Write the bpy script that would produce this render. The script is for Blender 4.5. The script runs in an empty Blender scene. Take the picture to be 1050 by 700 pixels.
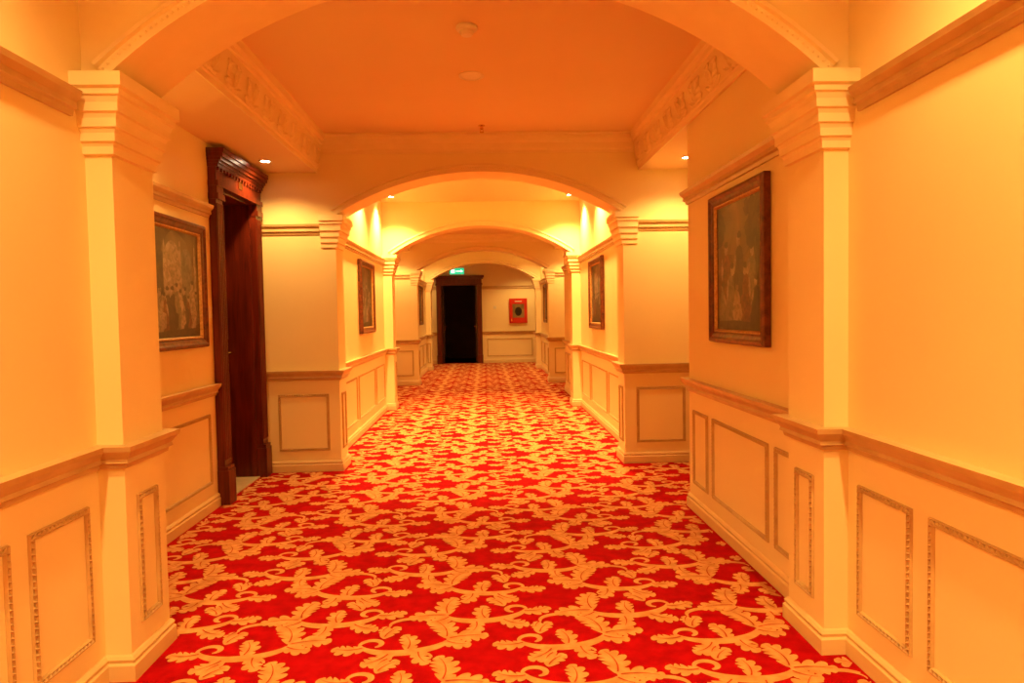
import bpy, math, random
from mathutils import Matrix, Vector
random.seed(4)
scene = bpy.context.scene
scene.view_settings.view_transform = 'Standard'
pi = math.pi

# ------------------------------------------------------------------ materials
def new_mat(name):
    m = bpy.data.materials.new(name); m.use_nodes = True
    nt = m.node_tree; b = nt.nodes['Principled BSDF']
    return m, nt, b

def noisy(name, c1, c2, scale=6, rough=.6, bump=.05, bscale=80, metal=0.0, coords='Object', spec=.3):
    m, nt, b = new_mat(name)
    tc = nt.nodes.new('ShaderNodeTexCoord')
    n = nt.nodes.new('ShaderNodeTexNoise'); n.inputs['Scale'].default_value = scale; n.inputs['Detail'].default_value = 3
    r = nt.nodes.new('ShaderNodeValToRGB')
    r.color_ramp.elements[0].position = .35; r.color_ramp.elements[1].position = .65
    r.color_ramp.elements[0].color = (*c1, 1); r.color_ramp.elements[1].color = (*c2, 1)
    nt.links.new(tc.outputs[coords], n.inputs['Vector'])
    nt.links.new(n.outputs['Fac'], r.inputs['Fac'])
    nt.links.new(r.outputs['Color'], b.inputs['Base Color'])
    b.inputs['Roughness'].default_value = rough
    b.inputs['Metallic'].default_value = metal
    b.inputs['Specular IOR Level'].default_value = spec
    if bump:
        n2 = nt.nodes.new('ShaderNodeTexNoise'); n2.inputs['Scale'].default_value = bscale
        nt.links.new(tc.outputs[coords], n2.inputs['Vector'])
        bp = nt.nodes.new('ShaderNodeBump'); bp.inputs['Strength'].default_value = bump; bp.inputs['Distance'].default_value = .01
        nt.links.new(n2.outputs['Fac'], bp.inputs['Height'])
        nt.links.new(bp.outputs['Normal'], b.inputs['Normal'])
    return m

def wood(name, c1, c2, scale=(30, 30, 2.5), rough=.3):
    m, nt, b = new_mat(name)
    tc = nt.nodes.new('ShaderNodeTexCoord'); mp = nt.nodes.new('ShaderNodeMapping')
    mp.inputs['Scale'].default_value = scale
    n = nt.nodes.new('ShaderNodeTexNoise'); n.inputs['Scale'].default_value = 1; n.inputs['Detail'].default_value = 6; n.inputs['Distortion'].default_value = .8
    r = nt.nodes.new('ShaderNodeValToRGB')
    r.color_ramp.elements[0].position = .3; r.color_ramp.elements[1].position = .7
    r.color_ramp.elements[0].color = (*c1, 1); r.color_ramp.elements[1].color = (*c2, 1)
    nt.links.new(tc.outputs['Object'], mp.inputs['Vector']); nt.links.new(mp.outputs[0], n.inputs['Vector'])
    nt.links.new(n.outputs['Fac'], r.inputs['Fac']); nt.links.new(r.outputs['Color'], b.inputs['Base Color'])
    b.inputs['Roughness'].default_value = rough
    b.inputs['Specular IOR Level'].default_value = .4
    return m

def emis(name, col, s):
    m, nt, b = new_mat(name)
    b.inputs['Base Color'].default_value = (*col, 1)
    b.inputs['Emission Color'].default_value = (*col, 1)
    b.inputs['Emission Strength'].default_value = s
    return m

M_WALL = noisy('cream_wall_paint', (.85, .68, .36), (.87, .70, .38), 1.5, .5, 0)
M_CEIL = noisy('ceiling_plaster', (.80, .58, .34), (.82, .60, .36), 1.2, .6, 0)
M_PLAS = noisy('cream_plaster_moulding', (.85, .67, .38), (.88, .70, .41), 8, .45, 0)
M_RAIL = noisy('ochre_rail', (.53, .34, .15), (.60, .39, .18), 9, .35, 0, 1, 0, 'Object', .5)
M_ROPE = noisy('gilt_rope_moulding', (.52, .33, .14), (.60, .39, .17), 12, .35, 0, 1, 0, 'Object', .5)
M_BASE = noisy('baseboard_paint', (.72, .51, .25), (.76, .54, .27), 5, .4, 0)
M_WOOD = wood('mahogany', (.060, .007, .003), (.17, .021, .007))
M_WOOD2 = wood('dark_mahogany', (.022, .004, .003), (.055, .010, .005))
M_FRAME = wood('walnut_frame', (.06, .012, .004), (.19, .045, .013), (25, 25, 25), .35)
M_GILT = noisy('gilt_slip', (.38, .19, .06), (.55, .30, .10), 60, .4, .2, 150, .3)
M_BRASS = noisy('brass', (.7, .45, .18), (.8, .55, .25), 20, .25, 0, 1, 1.0)
M_RED = noisy('carpet_red_pile', (.34, .001, .003), (.48, .002, .006), 14, .9, .4, 500, 0, 'Object', .06)
M_GOLD = noisy('carpet_gold_pile', (.64, .27, .09), (.80, .38, .14), 18, .9, .4, 500, 0, 'Object', .06)
M_VEIN = noisy('carpet_vein_pile', (.45, .04, .015), (.55, .08, .03), 18, .95, 0, 500, 0, 'Object', .05)
M_WHITE = noisy('white_plastic', (.8, .72, .55), (.83, .75, .58), 5, .4, 0)
M_LAMP = emis('lamp_glow', (1, .85, .55), 40)
M_EXIT = emis('exit_green', (.02, .55, .25), 1.2)
M_EXITW = emis('exit_white', (.8, 1, .85), 1.5)
M_CABR = noisy('red_enamel', (.55, .02, .01), (.62, .03, .015), 5, .35, 0)
M_CABI = noisy('cabinet_window', (.16, .10, .03), (.30, .20, .07), 6, .3, 0)
M_DARK = noisy('dark_glass', (.012, .008, .006), (.02, .012, .008), 3, .15, 0)
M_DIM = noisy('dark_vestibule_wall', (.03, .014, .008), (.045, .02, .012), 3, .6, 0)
M_STONE = noisy('threshold_marble', (.6, .48, .3), (.75, .6, .4), 6, .3, 0)

def canvas_mat(name, cols, scale):
    m, nt, b = new_mat(name)
    tc = nt.nodes.new('ShaderNodeTexCoord')
    n = nt.nodes.new('ShaderNodeTexNoise'); n.inputs['Scale'].default_value = scale
    n.inputs['Detail'].default_value = 7; n.inputs['Distortion'].default_value = 1.2
    r = nt.nodes.new('ShaderNodeValToRGB')
    el = r.color_ramp.elements
    el[0].position = .3; el[0].color = (*cols[0], 1)
    el[1].position = .75; el[1].color = (*cols[-1], 1)
    for i, c in enumerate(cols[1:-1]):
        e = el.new(.3 + .45 * (i + 1) / (len(cols) - 1)); e.color = (*c, 1)
    nt.links.new(tc.outputs['Object'], n.inputs['Vector']); nt.links.new(n.outputs['Fac'], r.inputs['Fac'])
    nt.links.new(r.outputs['Color'], b.inputs['Base Color'])
    b.inputs['Roughness'].default_value = .45
    return m
M_CV1 = canvas_mat('oil_canvas_dark', [(.035, .018, .009), (.075, .040, .018), (.13, .075, .035), (.2, .12, .06)], 5)
M_CV2 = canvas_mat('oil_canvas_sky', [(.09, .055, .028), (.15, .095, .05), (.25, .17, .095)], 4)
M_P1 = canvas_mat('oil_pale_figures', [(.10, .07, .04), (.26, .19, .12), (.42, .33, .22)], 22)
M_P2 = canvas_mat('oil_red_drapery', [(.04, .015, .008), (.12, .04, .02), (.20, .08, .04)], 22)
M_P3 = canvas_mat('oil_umber', [(.02, .012, .008), (.045, .028, .016), (.08, .05, .028)], 14)
M_P4 = canvas_mat('oil_grey', [(.06, .048, .032), (.13, .105, .07), (.21, .17, .12)], 18)

# ------------------------------------------------------------------ mesh builder
class B:
    def __init__(s, name, mats):
        s.name = name; s.mats = mats; s.v = []; s.f = []; s.m = []; s.sm = []
    def idx(s, mat):
        if mat not in s.mats: s.mats.append(mat)
        return s.mats.index(mat)
    def add(s, vs, fs, mat, smooth=False):
        o = len(s.v); k = s.idx(mat)
        s.v.extend([tuple(p) for p in vs])
        for f in fs:
            s.f.append([o + i for i in f]); s.m.append(k); s.sm.append(smooth)
    def box(s, x0, x1, y0, y1, z0, z1, mat):
        if x0 > x1: x0, x1 = x1, x0
        if y0 > y1: y0, y1 = y1, y0
        s.add([(x0,y0,z0),(x1,y0,z0),(x1,y1,z0),(x0,y1,z0),(x0,y0,z1),(x1,y0,z1),(x1,y1,z1),(x0,y1,z1)],
              [(0,3,2,1),(4,5,6,7),(0,1,5,4),(1,2,6,5),(2,3,7,6),(3,0,4,7)], mat)
    def cyl(s, c, axis, r0, r1, h, mat, n=24, caps=True, smooth=True):
        ax = Vector(axis).normalized(); t = Vector((1,0,0)) if abs(ax.x) < .9 else Vector((0,1,0))
        u = ax.cross(t).normalized(); w = ax.cross(u); c = Vector(c)
        vs = [c + r0*(math.cos(2*pi*i/n)*u + math.sin(2*pi*i/n)*w) for i in range(n)]
        vs += [c + ax*h + r1*(math.cos(2*pi*i/n)*u + math.sin(2*pi*i/n)*w) for i in range(n)]
        s.add(vs, [(i, (i+1)%n, n+(i+1)%n, n+i) for i in range(n)], mat, smooth)
        if caps:
            s.add(vs[:n], [tuple(range(n))][::-1], mat); s.add(vs[n:], [tuple(range(n))], mat)
    def lathe(s, c, axis, prof, mat, n=24):
        for (r0, h0), (r1, h1) in zip(prof[:-1], prof[1:]):
            a = Vector(axis).normalized()
            s.cyl(Vector(c)+a*h0, axis, max(r0,1e-4), max(r1,1e-4), h1-h0 if abs(h1-h0) > 1e-6 else 1e-6, mat, n, False)
    def sweep(s, path, prof, mat, side):
        nrm = []
        for a, b in zip(path[:-1], path[1:]):
            dx, dy = b[0]-a[0], b[1]-a[1]; l = math.hypot(dx, dy)
            nrm.append((side*dy/l, -side*dx/l))
        offs = []
        for i in range(len(path)):
            if i == 0: offs.append(nrm[0])
            elif i == len(path)-1: offs.append(nrm[-1])
            else:
                n1, n2 = nrm[i-1], nrm[i]; d = 1 + n1[0]*n2[0] + n1[1]*n2[1]
                offs.append(((n1[0]+n2[0])/d, (n1[1]+n2[1])/d))
        k = len(prof); vs = []
        for p, o in zip(path, offs):
            for (q, z) in prof: vs.append((p[0]+o[0]*q, p[1]+o[1]*q, z))
        fs = []
        for i in range(len(path)-1):
            for j in range(k):
                a = i*k+j; b = i*k+(j+1) % k
                fs.append((a, b, b+k, a+k))
        fs.append(tuple(range(k))); fs.append(tuple((len(path)-1)*k + j for j in range(k)))
        s.add(vs, fs, mat)
    def wallpath(s, path, z0, z1, mat):
        for a, b in zip(path[:-1], path[1:]):
            s.add([(a[0],a[1],z0),(b[0],b[1],z0),(b[0],b[1],z1),(a[0],a[1],z1)], [(0,1,2,3)], mat)
    def obj(s, loc=None, rot=0, parent=None):
        me = bpy.data.meshes.new(s.name); me.from_pydata(s.v, [], s.f)
        for m in s.mats: me.materials.append(m)
        me.polygons.foreach_set('material_index', s.m)
        me.polygons.foreach_set('use_smooth', s.sm)
        me.update()
        o = bpy.data.objects.new(s.name, me); scene.collection.objects.link(o)
        if loc: o.location = loc
        o.rotation_euler = (0, 0, rot)
        if parent: o.parent = parent
        return o

# ------------------------------------------------------------------ layout numbers
HW = 1.48; RC = 2.01; ZT = 3.2; YR = 4.82
ARCH = [
    (2.68, 3.00, 1.38, .54, 1),
    (6.27, 6.57, 1.31, .38, 2),
    (10.3, 10.6, 1.35, .42, 1),
    (13.9, 14.2, 1.33, .40, 2),
    (17.6, 17.9, 1.35, .42, 3)]
SP = 2.32
A0, A1 = ARCH[0][0], ARCH[0][1]
DOOR = (5.31, 6.10, 2.42)
YB = -3.0; YE = 20.0
LP = [(-HW,YB),(-HW,A0),(-1.38,A0),(-1.38,A1),(-RC,A1),(-RC,DOOR[0]),
      None,
      (-RC,DOOR[1]),(-RC,6.27),(-1.31,6.27),(-1.31,6.57),(-HW,6.57),(-HW,10.3),(-1.35,10.3),(-1.35,10.6),(-RC,10.6),
      (-RC,13.9),(-1.33,13.9),(-1.33,14.2),(-HW,14.2),(-HW,17.6),(-1.35,17.6),(-1.35,17.9),(-3,17.9),(-3,YE)]
RP = [(HW,YB),(HW,A0),(1.38,A0),(1.38,A1),(HW,A1),(HW,YR),(RC,YR),(RC,6.27),(1.31,6.27),(1.31,6.57),
      (HW,6.57),(HW,10.3),(1.35,10.3),(1.35,10.6),(HW,10.6),(HW,12.4),(RC,12.4),(RC,13.9),(1.33,13.9),(1.33,14.2),
      (HW,14.2),(HW,17.6),(1.35,17.6),(1.35,17.9),(3,17.9),(3,YE)]
k = LP.index(None); LP1, LP2 = LP[:k], LP[k+1:]

b = B('wall_left', [M_WALL]); b.wallpath(LP1, 0, ZT, M_WALL); b.wallpath(LP2, 0, ZT, M_WALL)
b.wallpath([(-RC, DOOR[0]), (-RC, DOOR[1])], DOOR[2], ZT, M_WALL); b.obj()
b = B('wall_right', [M_WALL]); b.wallpath(RP, 0, ZT, M_WALL); b.obj()
ex0, ex1 = -1.37, -.05
ox0, ox1, oz = ex0+.13, ex1-.13, 2.32
b = B('wall_end', [M_WALL])
b.box(-3, ox0, YE, YE+.1, 0, ZT, M_WALL); b.box(ox1, 3, YE, YE+.1, 0, ZT, M_WALL); b.box(ox0, ox1, YE, YE+.1, oz, ZT, M_WALL)
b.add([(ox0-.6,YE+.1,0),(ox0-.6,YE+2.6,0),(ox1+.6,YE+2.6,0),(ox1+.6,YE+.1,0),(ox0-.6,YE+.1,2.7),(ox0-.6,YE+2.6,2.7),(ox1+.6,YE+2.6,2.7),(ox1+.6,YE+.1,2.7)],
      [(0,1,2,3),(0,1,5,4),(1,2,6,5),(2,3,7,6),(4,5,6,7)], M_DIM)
b.obj()
b = B('wall_back', [M_WALL]); b.box(-HW, HW, YB-.1, YB, 0, ZT, M_WALL); b.obj()

BASE = [(0,0),(.020,0),(.020,.062),(.012,.070),(.016,.084),(.008,.095),(0,.10)]
CHAIR = [(0,.835),(.014,.835),(.018,.852),(.030,.858),(.026,.872),(.034,.885),(.050,.905),(.054,.925),(0,.925)]
PICT = [(0,2.155),(.012,2.155),(.016,2.175),(.030,2.182),(.026,2.205),(.045,2.225),(.050,2.245),(0,2.245)]
LPa = LP1[:-1] + [(-RC, 5.19)]
LPb = [(-RC, 6.215)] + LP2[1:]
for nm, prof, mat in (('baseboard_left', BASE, M_BASE), ('trim_1', CHAIR, M_RAIL)):
    b = B(nm, [mat]); b.sweep(LPa, prof, mat, 1); b.sweep(LPb, prof, mat, 1); b.obj()
for nm, prof, mat in (('baseboard_right', BASE, M_BASE), ('trim_2', CHAIR, M_RAIL)):
    b = B(nm, [mat]); b.sweep(RP, prof, mat, -1); b.obj()
b = B('baseboard_end', [M_BASE])
b.sweep([(-3,YE),(ex0,YE)], BASE, M_BASE, 1); b.sweep([(ex1,YE),(3,YE)], BASE, M_BASE, 1); b.obj()
b = B('trim_3', [M_RAIL])
b.sweep([(-3,YE),(ex0,YE)], CHAIR, M_RAIL, 1); b.sweep([(ex1,YE),(3,YE)], CHAIR, M_RAIL, 1)
b.sweep([(-3,YE),(ex0,YE)], PICT, M_RAIL, 1); b.sweep([(ex1,YE),(3,YE)], PICT, M_RAIL, 1); b.obj()
b = B('trim_4', [M_RAIL])
for p in ([(-HW,YB),(-HW,A0-.085)], [(-RC,A1),(-RC,5.17)], [(-RC,6.24),(-RC,6.27),(-1.45,6.27)], [(-HW,6.57),(-HW,10.3)],
          [(-RC,10.6),(-RC,13.9),(-1.47,13.9)], [(-HW,14.2),(-HW,17.6)]):
    b.sweep(p, PICT, M_RAIL, 1)
b.obj()
b = B('trim_5', [M_RAIL])
for p in ([(HW,YB),(HW,A0-.085)], [(HW,A1+.085),(HW,YR),(RC,YR),(RC,6.27),(1.45,6.27)], [(HW,6.57),(HW,10.3)],
          [(HW,10.6),(HW,12.4),(RC,12.4),(RC,13.9),(1.47,13.9)], [(HW,14.2),(HW,17.6)]):
    b.sweep(p, PICT, M_RAIL, -1)
b.obj()

# ------------------------------------------------------------------ wainscot panel mouldings
def panel(b, O, U, N, u0, u1, z0=.19, z1=.71, beads=True):
    O = Vector(O); U = Vector(U); N = Vector(N); Z = Vector((0,0,1))
    w = .026
    prof = [(0, 0), (.003, .010), (.009, .006), (.017, .006), (.022, .012), (w, 0)]
    vs = []; rings = []
    for (d, h) in prof:
        ring = [(u0+d, z0+d), (u1-d, z0+d), (u1-d, z1-d), (u0+d, z1-d)]
        rings.append([O + U*a + Z*c + N*(h+.0005) for a, c in ring])
    for i, r in enumerate(rings): vs += r
    fs = []
    for i in range(len(prof)-1):
        for j in range(4):
            fs.append((i*4+j, i*4+(j+1)%4, (i+1)*4+(j+1)%4, (i+1)*4+j))
    b.add(vs, fs, M_ROPE)
    if beads:
        d = .013
        cs = [(u0+d, z0+d), (u1-d, z0+d), (u1-d, z1-d), (u0+d, z1-d)]
        for j in range(4):
            a = cs[j]; c = cs[(j+1) % 4]; L = math.hypot(c[0]-a[0], c[1]-a[1]); n = max(2, int(L/.022))
            t = ((c[0]-a[0])/L, (c[1]-a[1])/L); q = (-t[1], t[0])
            for i in range(n):
                s = (i+.5)/n*L
                cx, cz = a[0]+t[0]*s, a[1]+t[1]*s
                P = lambda e, g, h: O + U*(cx+t[0]*e+q[0]*g) + Z*(cz+t[1]*e+q[1]*g) + N*h
                vv = [P(-.012,-.009,.006), P(-.002,-.010,.009), P(.012,.009,.006), P(.002,.010,.009), P(0,0,.018)]
                b.add(vv, [(0,1,4),(1,2,4),(2,3,4),(3,0,4)], M_ROPE)
b = B('trim_6', [M_ROPE])
def L(y0, y1, x=-HW, bd=True): panel(b, (x,0,0), (0,1,0), (1,0,0), y0, y1, beads=bd)
for a, c in ((-2.6,-1.3),(-1.2,.2),(.3,.62),(.71,2.17),(2.26,2.60)): L(a, c)
L(2.76, 2.925, -1.38); L(3.12, 3.42, -RC); L(3.52, 5.08, -RC)
panel(b, (0,6.27,0), (1,0,0), (0,-1,0), -1.87, -1.41)
L(6.335, 6.505, -1.31)
for a, c in ((6.68,7.0),(7.1,8.0),(8.1,9.3),(9.4,10.18)): L(a, c)
L(10.37, 10.53, -1.35); L(10.7,12.2,-RC,False); L(12.3,13.8,-RC,False)
panel(b, (0,13.9,0), (1,0,0), (0,-1,0), -1.87, -1.43, beads=False)
L(13.965,14.135,-1.33,False)
for a, c in ((14.3,15.2),(15.3,16.5),(16.6,17.5)): L(a, c, -HW, False)
panel(b, (0,17.6,0), (1,0,0), (0,-1,0), -1.46, -1.37, beads=False)
b.obj()
b = B('trim_7', [M_ROPE])
def Rr(y0, y1, x=HW, bd=True): panel(b, (x,0,0), (0,1,0), (-1,0,0), y0, y1, beads=bd)
for a, c in ((-2.6,-1.3),(-1.2,.2),(.3,.62),(.71,2.17),(2.26,2.60)): Rr(a, c)
Rr(2.76, 2.925, 1.38)
for a, c in ((3.06,3.37),(3.45,4.32),(4.41,4.72)): Rr(a, c)
Rr(4.92, 6.17, RC)
panel(b, (0,6.27,0), (1,0,0), (0,-1,0), 1.42, 1.88)
Rr(6.335, 6.505, 1.31)
for a, c in ((6.68,7.0),(7.1,8.0),(8.1,9.3),(9.4,10.18)): Rr(a, c)
Rr(10.37, 10.53, 1.35)
for a, c in ((10.7,11.0),(11.1,11.9),(12.0,12.3)): Rr(a, c, HW, False)
panel(b, (0,13.9,0), (1,0,0), (0,-1,0), 1.44, 1.88, beads=False)
Rr(13.965,14.135,1.33,False)
for a, c in ((14.3,15.2),(15.3,16.5),(16.6,17.5)): Rr(a, c, HW, False)
b.obj()
b = B('trim_8', [M_ROPE])
panel(b, (0,YE,0), (1,0,0), (0,-1,0), .08, 1.42, beads=False)
panel(b, (0,YE,0), (1,0,0), (0,-1,0), 1.52, 2.8, beads=False)
b.obj()

# ------------------------------------------------------------------ arches with capitals
CAP = [(0,2.03),(.014,2.035),(.014,2.062),(.020,2.075),(.028,2.08),(.028,2.11),(.034,2.125),(.042,2.13),(.042,2.162),
       (.048,2.178),(.057,2.184),(.057,2.215),(.063,2.235),(.072,2.242),(.072,2.262),(.085,2.27),(.085,2.32),(0,2.32)]
def arcz(x, a, s):
    R = (a*a + s*s)/(2*s)
    return SP + s - (R - math.sqrt(max(R*R - x*x, 0)))
def make_arch(y0, y1, a, s, kind):
    b = B('archway', [M_PLAS])
    n = 48
    xs = [-a + 2*a*i/n for i in range(n+1)]
    for i in range(n):
        x0, x1 = xs[i], xs[i+1]; z0, z1 = arcz(x0,a,s), arcz(x1,a,s)
        b.add([(x0,y0,z0),(x1,y0,z1),(x1,y0,ZT),(x0,y0,ZT)], [(0,1,2,3)], M_WALL)
        b.add([(x0,y1,z0),(x1,y1,z1),(x1,y1,ZT),(x0,y1,ZT)], [(3,2,1,0)], M_WALL)
        b.add([(x0,y0,z0),(x1,y0,z1),(x1,y1,z1),(x0,y1,z0)], [(3,2,1,0)], M_PLAS, True)
    def off(x, d):
        R = (a*a + s*s)/(2*s); zc = SP + s - R
        dx, dz = x, arcz(x,a,s) - zc; l = math.hypot(dx, dz)
        return (x + dx/l*d, arcz(x,a,s) + dz/l*d)
    for yf, sg in ((y0, -1), (y1, 1)):
        prof = [(.0, .0), (.0, .022), (.016, .022), (.02, .012), (.05, .012), (.056, .026), (.075, .02), (.08, 0)]
        for i in range(n):
            for (d0, h0), (d1, h1) in zip(prof[:-1], prof[1:]):
                p = [off(xs[i], d0), off(xs[i+1], d0), off(xs[i+1], d1), off(xs[i], d1)]
                hh = [h0, h0, h1, h1]
                b.add([(q[0], yf+sg*h, q[1]) for q, h in zip(p, hh)], [(0,1,2,3)], M_PLAS)
        if y0 < 8 and sg < 0:
            m = int(2*a*1.1/.022)
            for i in range(m):
                x = -a + 2*a*(i+.5)/m; q = off(x, .035)
                r = .009
                b.add([(q[0]-r,yf-.012,q[1]),(q[0],yf-.012,q[1]-r),(q[0]+r,yf-.012,q[1]),(q[0],yf-.012,q[1]+r),(q[0],yf-.018,q[1])],
                      [(0,1,4),(1,2,4),(2,3,4),(3,0,4)], M_PLAS)
    if kind == 1:
        lp = [(-HW,y0),(-a,y0),(-a,y1),(-a-.13,y1)]; rp = [(HW,y0),(a,y0),(a,y1),(HW,y1)]
    elif kind == 2:
        lp = [(-a-.13,y0),(-a,y0),(-a,y1),(-HW,y1)]; rp = [(a+.13,y0),(a,y0),(a,y1),(HW,y1)]
    else:
        lp = [(-HW,y0),(-a,y0),(-a,y1),(-HW,y1)]; rp = [(HW,y0),(a,y0),(a,y1),(HW,y1)]
    b.sweep(lp, CAP, M_PLAS, 1); b.sweep(rp, CAP, M_PLAS, -1)
    b.obj()
for A in ARCH: make_arch(*A)

# ------------------------------------------------------------------ leaf helper (2-D)
def leaf2d(bx, by, ang, Ln, W, curl, n=4, sp=6):
    N = n*sp; x, y = bx, by; out = []
    for i in range(N+1):
        t = i/N; a = ang + curl*t
        env = math.sin(pi*min(1, .12+.88*t))**.75 if t < 1 else 0
        lob = abs(math.sin(pi*(n*t*.999)))**.55
        hw = W*env*(.42+.58*lob)
        fr = .5*hw
        lx, ly = -math.sin(a), math.cos(a); fx, fy = math.cos(a), math.sin(a)
        out.append(((x,y), (x+lx*hw+fx*fr, y+ly*hw+fy*fr), (x-lx*hw+fx*fr, y-ly*hw+fy*fr)))
        x += fx*Ln/N; y += fy*Ln/N
    return out
def stroke2d(pts, w0, w1, mid=None):
    out = []; N = len(pts)-1
    for i, p in enumerate(pts):
        q0 = pts[max(i-1,0)]; q1 = pts[min(i+1,N)]
        a = math.atan2(q1[1]-q0[1], q1[0]-q0[0]); t = i/N
        w = w0+(w1-w0)*t if mid is None else (w0*(1-t)**2*1 + 2*mid*t*(1-t)*1.4 + w1*t*t)
        out.append((p, (p[0]-math.sin(a)*w, p[1]+math.cos(a)*w), (p[0]+math.sin(a)*w, p[1]-math.cos(a)*w)))
    return out

# ------------------------------------------------------------------ carpet
def motif():
    P = []
    def lf(x, y, a, l, w, c, n):
        a = math.radians(a)
        q = leaf2d(x, y, a, l, w, c, n); P.append((0, q))
        P.append((1, stroke2d([m[0] for m in q][2:-3], .0040, .0010)))
    def arc(cx, cy, rx, ry, a0, a1, w0, mid, w1, n=22, dr=0):
        pts = []
        for i in range(n+1):
            t = i/n; a = math.radians(a0+(a1-a0)*t); f = 1+dr*t
            pts.append((cx+rx*f*math.cos(a), cy+ry*f*math.sin(a)))
        P.append((0, stroke2d(pts, w0, w1, mid))); return pts
    arc(0, .03, .23, .135, 192, 345, .007, .036, .010)
    arc(-.165, .005, .065, .055, 190, -70, .007, .018, .006, 20, -.45)
    lf(.20, .0, 75, .24, .072, 1.1, 5)
    lf(.20, -.01, 20, .22, .066, -.8, 4)
    lf(.19, -.02, -50, .15, .052, .9, 3)
    lf(.06, -.10, -100, .15, .050, 1.0, 3)
    lf(-.08, -.10, -120, .17, .058, -1.0, 4)
    lf(-.20, -.02, 205, .17, .054, -1.2, 4)
    lf(.0, -.09, 62, .18, .054, 1.2, 4)
    lf(-.11, .055, 80, .15, .046, -1.0, 3)
    arc(.02, .20, .10, .06, 10, 190, .005, .018, .005, 16)
    lf(-.08, .19, 215, .09, .030, 1.0, 3)
    return P
MOT = motif()
b = B('floor', [M_RED])
b.box(-3.1, 3.1, YB-.1, YE+2.7, -.06, 0, M_RED)
CW, CD, SC = .68, .58, .86
def half_w(y):
    if y > 17.95: return 2.95, 2.95
    for (y0, y1, a, s, kd) in ARCH:
        if y0-.03 <= y <= y1+.03: return a-.03, a-.03
    l = RC if (A1 < y < 6.27 or 10.6 < y < 13.9) else HW
    r = RC if (YR < y < 6.27 or 12.4 < y < 13.9) else HW
    return l-.03, r-.03
def place(cx, cy, mx, rot, lay):
    h = 0
    if cy < -1: return
    far = cy > 9
    for kind, sm in MOT:
        h += 1
        if far and kind: continue
        z = .0006 + h*.00003 + lay*.0008 + (.0032 if kind else 0)
        vs = []
        for tri in sm:
            for q in (tri[1], tri[0], tri[2]):
                x = q[0]*mx*SC; y = q[1]*SC
                vs.append((cx + x*math.cos(rot) - y*math.sin(rot), cy + x*math.sin(rot) + y*math.cos(rot), z))
        fs = []
        for i in range(len(sm)-1):
            for f in ((3*i, 3*i+1, 3*i+4, 3*i+3), (3*i+1, 3*i+2, 3*i+5, 3*i+4)):
                p = [vs[j] for j in f]
                ar = sum(p[j][0]*p[(j+1)%4][1]-p[(j+1)%4][0]*p[j][1] for j in range(4))
                fs.append(f if ar > 0 else f[::-1])
        ok = []
        for f in fs:
            inside = True
            for i in f:
                l, r = half_w(vs[i][1])
                if vs[i][0] < -l or vs[i][0] > r or vs[i][1] > YE-.03: inside = False; break
            if inside: ok.append(f)
        if ok: b.add(vs, ok, M_VEIN if kind else M_GOLD)
ny = int(YE/CD)+2
for j in range(-2, ny):
    for i in range(-6, 7):
        cx = i*CW + (CW*.5 if j % 2 else 0); cy = j*CD
        if abs(cx) < 3.3:
            l = (i % 2)
            place(cx, cy, 1 if j % 2 else -1, .12 if j % 2 else -.12, l)
            place(cx+CW*.5, cy+CD*.47, -1 if j % 2 else 1, .1 if j % 2 else -.1, (1-l)+.5)
b.obj()

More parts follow.
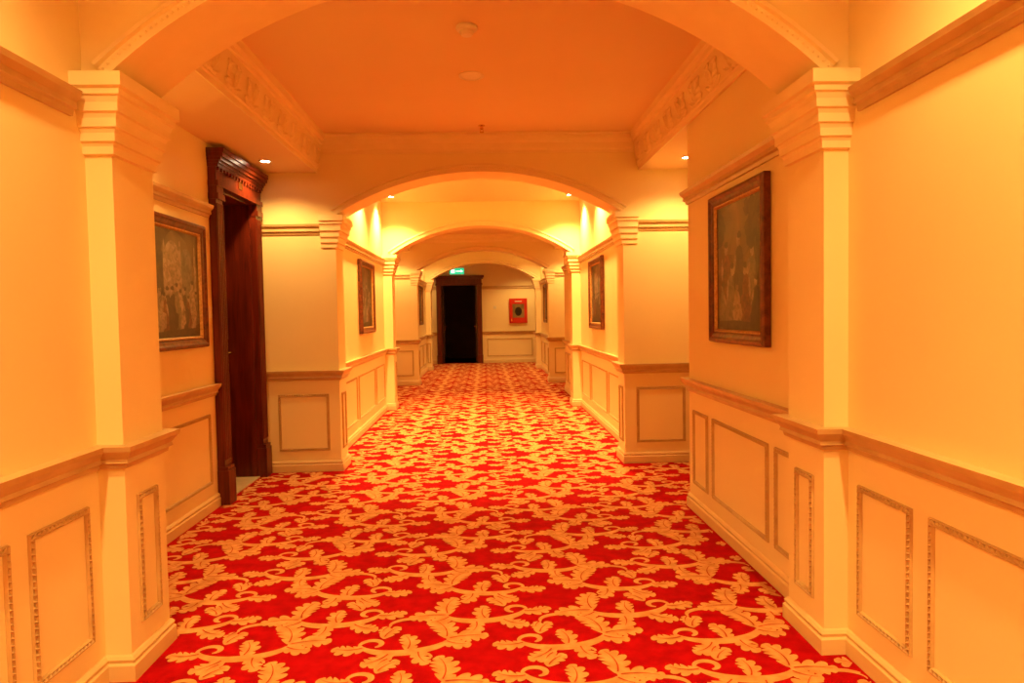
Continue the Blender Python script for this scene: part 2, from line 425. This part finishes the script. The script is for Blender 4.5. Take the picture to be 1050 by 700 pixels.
# ------------------------------------------------------------------ ceiling
b = B('ceiling', [M_CEIL])
def flat(y0, y1, z, x=2.1): b.box(-x, x, y0, y1, z, z+.1, M_CEIL)
flat(YB-.1, A0, 3.1); flat(6.57, 10.3, 3.1); flat(14.2, 17.6, 3.1); flat(17.9, YE, 2.9, 3.1)
def tray(y0, y1):
    zl, zt, xo = 2.71, 3.03, 1.47
    b.box(-2.1, -xo, y0, y1, zl, zt+.1, M_CEIL); b.box(xo, 2.1, y0, y1, zl, zt+.1, M_CEIL)
    b.box(-xo, xo, y0, y1, zt, zt+.1, M_CEIL)
    side = [(0, zl-.004), (.012, zl-.004), (.014, zl+.03), (.024, zl+.04), (.060, zl+.235), (.075, zl+.24), (.080, zl+.262), (.10, zl+.275), (.105, zt-.01), (.11, zt), (0, zt)]
    b.sweep([(-xo,y0),(-xo,y1)], side, M_PLAS, 1); b.sweep([(xo,y0),(xo,y1)], side, M_PLAS, -1)
    back = [(0, zt-.16), (.012, zt-.16), (.016, zt-.14), (.035, zt-.125), (.045, zt-.08), (.075, zt-.05), (.085, zt-.02), (.12, zt-.015), (.12, zt), (0, zt)]
    b.sweep([(-xo,y1),(xo,y1)], back, M_PLAS, 1)
    b.sweep([(-xo,y0),(xo,y0)], back, M_PLAS, -1)
    def frieze(O, U, N, Ln):
        O, U, N = Vector(O), Vector(U), Vector(N); Z = Vector((0,0,1))
        A = O + N*.024 + Z*.04; S = (N*.036 + Z*.195); Sl = S.length; S.normalize(); Nn = (N*.195 - Z*.036).normalized()
        n = int(Ln/.30)
        for i in range(n):
            u0 = (i+.5)*Ln/n
            for mir in (1, -1):
                for (x, y, a, l, w, c, m) in ((0,.02,.25,.15,.030,1.5,4),(0,.03,1.15,.15,.028,-.6,4),(0,.015,-.05,.13,.020,.6,3),(.02,.16,-.5,.10,.018,.9,3)):
                    lf = leaf2d(x, y, a, l, w, c, m, 5)
                    vs = []
                    for tri in lf:
                        for kk, q in enumerate((tri[1], tri[0], tri[2])):
                            vs.append(A + U*(u0+mir*q[0]) + S*max(0, min(Sl, q[1])) + Nn*(.002 + (.012 if kk == 1 else .002)))
                    fs = []
                    for t in range(len(lf)-1):
                        fs += [(3*t,3*t+1,3*t+4,3*t+3),(3*t+1,3*t+2,3*t+5,3*t+4)]
                    b.add(vs, fs, M_PLAS)
    if y0 < 8:
        frieze((-xo, y0, zl), (0,1,0), (1,0,0), y1-y0)
        frieze((xo, y0, zl), (0,1,0), (-1,0,0), y1-y0)
tray(A1, 6.27); tray(10.6, 13.9)
b.obj()

# ------------------------------------------------------------------ mahogany door
def lever(b, x, y, z, sgn=1):
    b.box(x-.022, x+.022, y, y+.008, z-.13, z+.13, M_BRASS)
    b.cyl((x, y+.006, z+.13), (0,1,0), .022, .022, .004, M_BRASS, 20); b.cyl((x, y+.006, z-.13), (0,1,0), .022, .022, .004, M_BRASS, 20)
    b.cyl((x, y+.008, z+.03), (0,1,0), .011, .009, .05, M_BRASS, 16)
    b.cyl((x, y+.055, z+.03), (sgn,0,0), .010, .007, .12, M_BRASS, 16)
    b.cyl((x, y+.008, z-.07), (0,1,0), .010, .010, .006, M_BRASS, 16)
def door_1():
    y0, y1, zt = DOOR; w = y1-y0; h = w/2
    b = B('door_1', [M_WOOD])
    d = -.24
    b.box(-h-.001, -h+.03, d, .0, 0, zt, M_WOOD); b.box(h-.03, h+.001, d, .0, 0, zt, M_WOOD)
    b.box(-h, h, d, 0, zt-.03, zt+.001, M_WOOD)
    lf = d+.03
    b.box(-h+.03, h-.03, d-.02, lf, .015, zt-.03, M_WOOD)
    for (z0, z1) in ((.15,.85),(1.0,1.95),(2.05,2.30)):
        for (x0, x1) in ((-h+.11,-.03),(.03,h-.11)):
            b.box(x0, x1, lf, lf+.012, z0, z1, M_WOOD2); b.box(x0+.03, x1-.03, lf, lf+.022, z0+.03, z1-.03, M_WOOD)
    lever(b, -h+.075, lf, 1.08, 1)
    for sg in (-1, 1):
        a, c = (-h-.115, -h+.012) if sg < 0 else (h-.012, h+.115)
        b.box(a-.008, c+.008, 0, .085, 0, .26, M_WOOD)
        b.box(a-.003, c+.003, 0, .078, .26, .29, M_WOOD)
        b.box(a, c, 0, .055, .29, 2.34, M_WOOD)
        n = 4
        for i in range(n):
            xx = a + (c-a)*(i+.5)/n
            b.cyl((xx, .055, .34), (0,0,1), .011, .011, 1.93, M_WOOD, 10)
        b.box(a-.006, c+.006, 0, .075, 2.30, 2.345, M_WOOD)
        b.box(a, c, 0, .065, 2.345, 2.42, M_WOOD)
    for (z0, z1, o) in ((2.40,2.44,.075),(2.44,2.54,.060),(2.54,2.565,.080),(2.565,2.585,.09),(2.585,2.61,.105),(2.61,2.64,.12),(2.64,2.675,.13)):
        e = max(0, o-.06)*.55
        b.box(-h-.115-e*.2, h+.115+e*.5, 0, o, z0, z1, M_WOOD)
    for i in range(16):
        xx = -h-.11 + (w+.22)*(i+.5)/16
        b.box(xx-.014, xx+.014, .06, .076, 2.515, 2.54, M_WOOD)
    b.box(-.045, .045, .06, .066, 2.46, 2.52, M_BRASS)
    b.box(-h, h, d, .02, .0, .012, M_STONE)
    b.obj((-RC, (y0+y1)/2, 0), -pi/2)
door_1()

def door_2():
    b = B('door_2', [M_WOOD2])
    h = (ex1-ex0)/2
    for sg in (-1, 1):
        a, c = (-h, -h+.14) if sg < 0 else (h-.14, h)
        b.box(a, c, 0, .06, 0, 2.3, M_WOOD); b.box(a+.03, c-.03, .06, .08, .3, 2.2, M_WOOD)
        b.box(a-.01, c+.01, 0, .08, 0, .25, M_WOOD)
        b.box(a+.10 if sg < 0 else a, c if sg < 0 else c-.10, -.12, 0, 0, 2.3, M_WOOD)
    b.box(-h+.1, h-.1, -.12, 0, 2.28, 2.34, M_WOOD)
    for (z0, z1, o) in ((2.28,2.34,.08),(2.34,2.46,.06),(2.46,2.5,.10),(2.5,2.56,.13)):
        b.box(-h-(o-.06), h+(o-.06), 0, o, z0, z1, M_WOOD)
    for sg in (-1, 1):
        x = sg*(h-.17)
        b.box(x-.02, x+.02, -.66, -.12, .01, 2.27, M_WOOD2)
        b.box(x-sg*.02, x-sg*.035, -.58, -.20, 1.1, 2.1, M_WOOD2); b.box(x-sg*.02, x-sg*.035, -.58, -.20, .2, .9, M_WOOD2)
        b.box(x-sg*.02, x-sg*.03, -.62, -.60, .95, 1.2, M_BRASS); b.cyl((x-sg*.03, -.61, 1.08), (-sg,0,0), .01, .01, .05, M_BRASS, 12)
        b.cyl((x-sg*.075, -.61, 1.08), (0,1,0), .009, .007, .11, M_BRASS, 12)
    b.obj(((ex0+ex1)/2, YE, 0), pi)
door_2()

# ------------------------------------------------------------------ paintings
def painting(loc, rot, w, h, style, seed):
    rn = random.Random(seed)
    b = B('framed_painting', [M_FRAME])
    prof = [(0, 0), (0, .035), (.008, .045), (.022, .048), (.034, .036), (.05, .032), (.062, .024), (.064, .028), (.072, .028), (.08, .014), (.08, 0)]
    mt = [M_FRAME]*7 + [M_GILT]*3
    rings = []
    for d, y in prof:
        rings.append([(-w/2+d, y+.004, -h/2+d), (w/2-d, y+.004, -h/2+d), (w/2-d, y+.004, h/2-d), (-w/2+d, y+.004, h/2-d)])
    for i in range(len(prof)-1):
        for j in range(4):
            b.add([rings[i][j], rings[i][(j+1)%4], rings[i+1][(j+1)%4], rings[i+1][j]], [(0,1,2,3)], mt[i])
    iw, ih = w/2-.078, h/2-.078
    yc = .014
    b.add([(-iw,yc,-ih),(iw,yc,-ih),(iw,yc,ih),(-iw,yc,ih)], [(0,1,2,3)], M_CV1)
    b.add([(-w/2+.01,.002,-h/2+.01),(w/2-.01,.002,-h/2+.01),(w/2-.01,.002,h/2-.01),(-w/2+.01,.002,h/2-.01)], [(0,1,2,3)], M_WOOD2)
    lay = [yc+.0003]
    def blob(cx, cz, rx, rz, mat, ang=0, rough=.12, n=22):
        lay[0] += .00006
        p1, p2 = rn.random()*6, rn.random()*6
        pts = []
        for i in range(n):
            t = 2*pi*i/n; r = 1 + rough*math.sin(3*t+p1) + rough*.7*math.sin(7*t+p2)
            x, z = rx*r*math.cos(t), rz*r*math.sin(t)
            X_, Z_ = cx+x*math.cos(ang)-z*math.sin(ang), cz+x*math.sin(ang)+z*math.cos(ang)
            pts.append((max(-iw, min(iw, X_)), lay[0], max(-ih, min(ih, Z_))))
        c = (cx, lay[0], cz)
        b.add(pts+[c], [(i, (i+1) % n, n) for i in range(n)], mat)
    def person(x, z, s, robe, skin=None):
        skin = skin or M_P1
        blob(x, z+.18*s, .26*s, .30*s, robe, rn.uniform(-.2,.2), .14)
        blob(x+rn.uniform(-.04,.04)*s, z+.55*s, .17*s, .24*s, robe, rn.uniform(-.3,.3), .08)
        a = rn.uniform(-.9,.9)
        blob(x+.16*s*(1 if a > 0 else -1), z+.55*s, .045*s, .17*s, skin, a, .05)
        blob(x+rn.uniform(-.05,.05)*s, z+.86*s, .075*s, .095*s, skin, 0, .04)
        blob(x+rn.uniform(-.05,.05)*s, z+.93*s, .08*s, .05*s, M_P3, 0, .1)
    if style == 0:
        blob(-.02, .12, .24, .22, M_CV2, 0, .05)
        for (x, ww, top, mat) in ((-.17,.085,.16,M_P4),(.04,.11,.17,M_P1),(.22,.07,.14,M_P3)):
            n = 14; lay[0] += .0001
            pts = [(x-ww,-.15),(x+ww,-.15)] + [(x+ww*math.cos(pi*i/n), top+ww*math.sin(pi*i/n)) for i in range(n+1)]
            b.add([(p[0], lay[0], min(ih,p[1])) for p in pts], [tuple(range(len(pts)))], mat)
        for x in (-.30, -.075, .155, .305):
            blob(x, .05, .018, .24, M_P1, 0, .02)
        for i in range(11):
            person(-iw+.06+i*(2*iw-.12)/10, -.29+rn.uniform(-.02,.05), rn.uniform(.2,.3), rn.choice([M_P3,M_P1,M_P2,M_P4,M_P3]))
        blob(0, -.33, .34, .035, M_P3)
    else:
        blob(.05, .22, .3, .16, M_CV2, 0, .08)
        for i in range(22): blob(-.25+rn.uniform(-.09,.12), .2+rn.uniform(-.12,.14), rn.uniform(.03,.07), rn.uniform(.02,.05), M_P3, rn.uniform(0,3), .2)
        blob(-.27, .02, .03, .2, M_P3, .1, .1)
        for i in range(10): blob(.27+rn.uniform(-.05,.06), .18+rn.uniform(-.1,.14), rn.uniform(.03,.06), rn.uniform(.02,.05), M_P3, rn.uniform(0,3), .2)
        for (x, z, s, m) in ((-.2,-.24,.36,M_P4),(.19,-.22,.38,M_P2),(-.02,-.2,.40,M_P3),(-.12,-.32,.34,M_P2),(.1,-.33,.36,M_P4),(.0,-.34,.26,M_P1),(.24,-.34,.26,M_P4),(-.26,-.34,.28,M_P3)):
            person(x, z, s, m)
        blob(0, -.34, .34, .03, M_P3)
    b.obj(loc, rot)
painting((HW, 3.83, 1.655), pi/2, .84, .89, 1, 3)
painting((-RC, 4.575, 1.64), -pi/2, .87, .86, 0, 5)
painting((-HW, 8.72, 1.65), -pi/2, .98, .90, 1, 7)
painting((HW, 8.72, 1.65), pi/2, .98, .90, 0, 9)
painting((-HW, 15.9, 1.65), -pi/2, .9, .90, 0, 11)
painting((HW, 15.9, 1.65), pi/2, .9, .90, 1, 13)

# ------------------------------------------------------------------ small fittings
b = B('smoke_detector', [M_WHITE])
b.lathe((0,0,0), (0,0,-1), [(.001,0),(.06,0),(.062,.012),(.055,.022),(.040,.026),(.038,.040),(.03,.050),(.001,.052)], M_WHITE, 28)
b.obj((-.045, 3.93, 3.03))
b = B('ceiling_speaker', [M_WHITE])
b.lathe((0,0,0), (0,0,-1), [(.001,0),(.085,0),(.085,.006),(.070,.010),(.066,.006),(.03,.008),(.001,.010)], M_WHITE, 32)
b.obj((-.035, 4.72, 3.03))
def sprinkler(loc):
    b = B('fire_sprinkler', [M_BRASS])
    b.lathe((0,0,0), (0,0,-1), [(.001,0),(.03,0),(.03,.004),(.012,.008),(.010,.03),(.006,.032)], M_BRASS, 20)
    b.box(-.014,-.010,-.003,.003,-.055,-.02,M_BRASS); b.box(.010,.014,-.003,.003,-.055,-.02,M_BRASS)
    b.cyl((0,0,-.06),(0,0,1),.018,.018,.004,M_BRASS,16)
    b.obj(loc)
sprinkler((0.03, 5.95, 3.03)); sprinkler((.35, 18.9, 2.90))
def keyplate(loc, rot):
    b = B('light_switch', [M_WHITE])
    b.box(-.043,.043,0,.008,-.043,.043,M_WHITE); b.box(-.036,.036,.008,.011,-.036,.036,M_WHITE); b.box(-.02,.02,.011,.015,-.028,.028,M_WHITE)
    b.obj(loc, rot)
keyplate((-RC, 5.12, 1.46), -pi/2)
keyplate((.33, YE, 1.62), pi)
b = B('fire_hose_cabinet', [M_CABR])
b.box(-.26,.26,0,.05,-.36,.36,M_CABR); b.box(-.235,.235,.05,.06,-.335,.335,M_CABR)
b.box(-.17,.17,.06,.062,-.20,.20,M_CABI)
n = 28; b.add([(.10*math.cos(2*pi*i/n), .0635, -.02+.13*math.sin(2*pi*i/n)) for i in range(n)], [tuple(range(n))], M_DARK)
for (x0,x1,z0,z1) in ((-.19,.19,.20,.22),(-.19,.19,-.22,-.20),(-.19,-.17,-.2,.2),(.17,.19,-.2,.2)): b.box(x0,x1,.06,.07,z0,z1,M_CABR)
b.box(-.10,.10,.06,.064,.26,.29,M_WHITE); b.box(.19,.21,.06,.08,-.3,-.24,M_BRASS)
b.obj((1.01, YE, 1.51), pi)
b = B('exit_sign', [M_WHITE])
b.box(-.2,.2,-.02,.02,-.085,.085,M_EXIT)
b.box(-.16,-.06,-.024,-.02,-.05,.05,M_EXITW); b.box(-.03,.15,-.024,-.02,-.012,.012,M_EXITW)
b.add([(.11,-.024,-.04),(.17,-.024,0),(.11,-.024,.04)],[(0,1,2)],M_EXITW)
b.box(-.14,-.13,-.005,.005,.085,.26,M_WHITE); b.box(.13,.14,-.005,.005,.085,.26,M_WHITE)
b.obj((-.73, 19.2, 2.64))

# ------------------------------------------------------------------ downlights
LC = (1.0, .64, .19)
def downlight(x, y, z, power, size=2.4, blend=.6):
    b = B('recessed_downlight', [M_WHITE])
    b.lathe((0,0,0), (0,0,-1), [(.036,0),(.036,.002),(.042,.006),(.052,.005),(.055,0)], M_WHITE, 24)
    b.cyl((0,0,-.001), (0,0,-1), .036, .036, .001, M_LAMP, 20)
    o = b.obj((x, y, z))
    l = bpy.data.lights.new('downlight_lamp', 'SPOT'); l.energy = power; l.color = LC
    l.spot_size = size; l.spot_blend = blend; l.shadow_soft_size = .05
    lo = bpy.data.objects.new('downlight_lamp', l); scene.collection.objects.link(lo)
    lo.parent = o; lo.location = (0, 0, -.012)
for y in (-1.2, .2, 1.5):
    for sx in (-1, 1): downlight(sx*1.15, y, 3.1, 225, 2.3, .75)
for y in (7.0, 8.4, 9.8):
    for sx in (-1, 1): downlight(sx*1.27, y, 3.1, 400, 2.1, .75)
for sx in (-1, 1):
    downlight(sx*1.77, 5.8, 2.71, 80)
    downlight(sx*1.75, 13.4, 2.71, 80)
downlight(-1.74, 3.75, 2.71, 105); downlight(-1.74, 11.6, 2.71, 90)
for y in (15, 16.7):
    for sx in (-1, 1): downlight(sx*1.27, y, 3.1, 130)
downlight(-1.6, 19, 2.9, 70); downlight(1.2, 19, 2.9, 140)

w = bpy.data.worlds.new('world'); scene.world = w; w.use_nodes = True
w.node_tree.nodes['Background'].inputs[0].default_value = (.02, .01, .004, 1)

# ------------------------------------------------------------------ camera
cam = bpy.data.cameras.new('camera'); co = bpy.data.objects.new('camera', cam); scene.collection.objects.link(co)
cam.sensor_width = 36; cam.lens = 24; cam.clip_start = .05
yaw = math.atan(27.5/700); pitch = math.atan(27.5/700); roll = -.018
R = Matrix.Rotation(-yaw, 4, 'Z') @ Matrix.Rotation(pi/2 - pitch, 4, 'X') @ Matrix.Rotation(roll, 4, 'Z')
co.matrix_world = Matrix.Translation((.025, 0, 1.4)) @ R
scene.camera = co
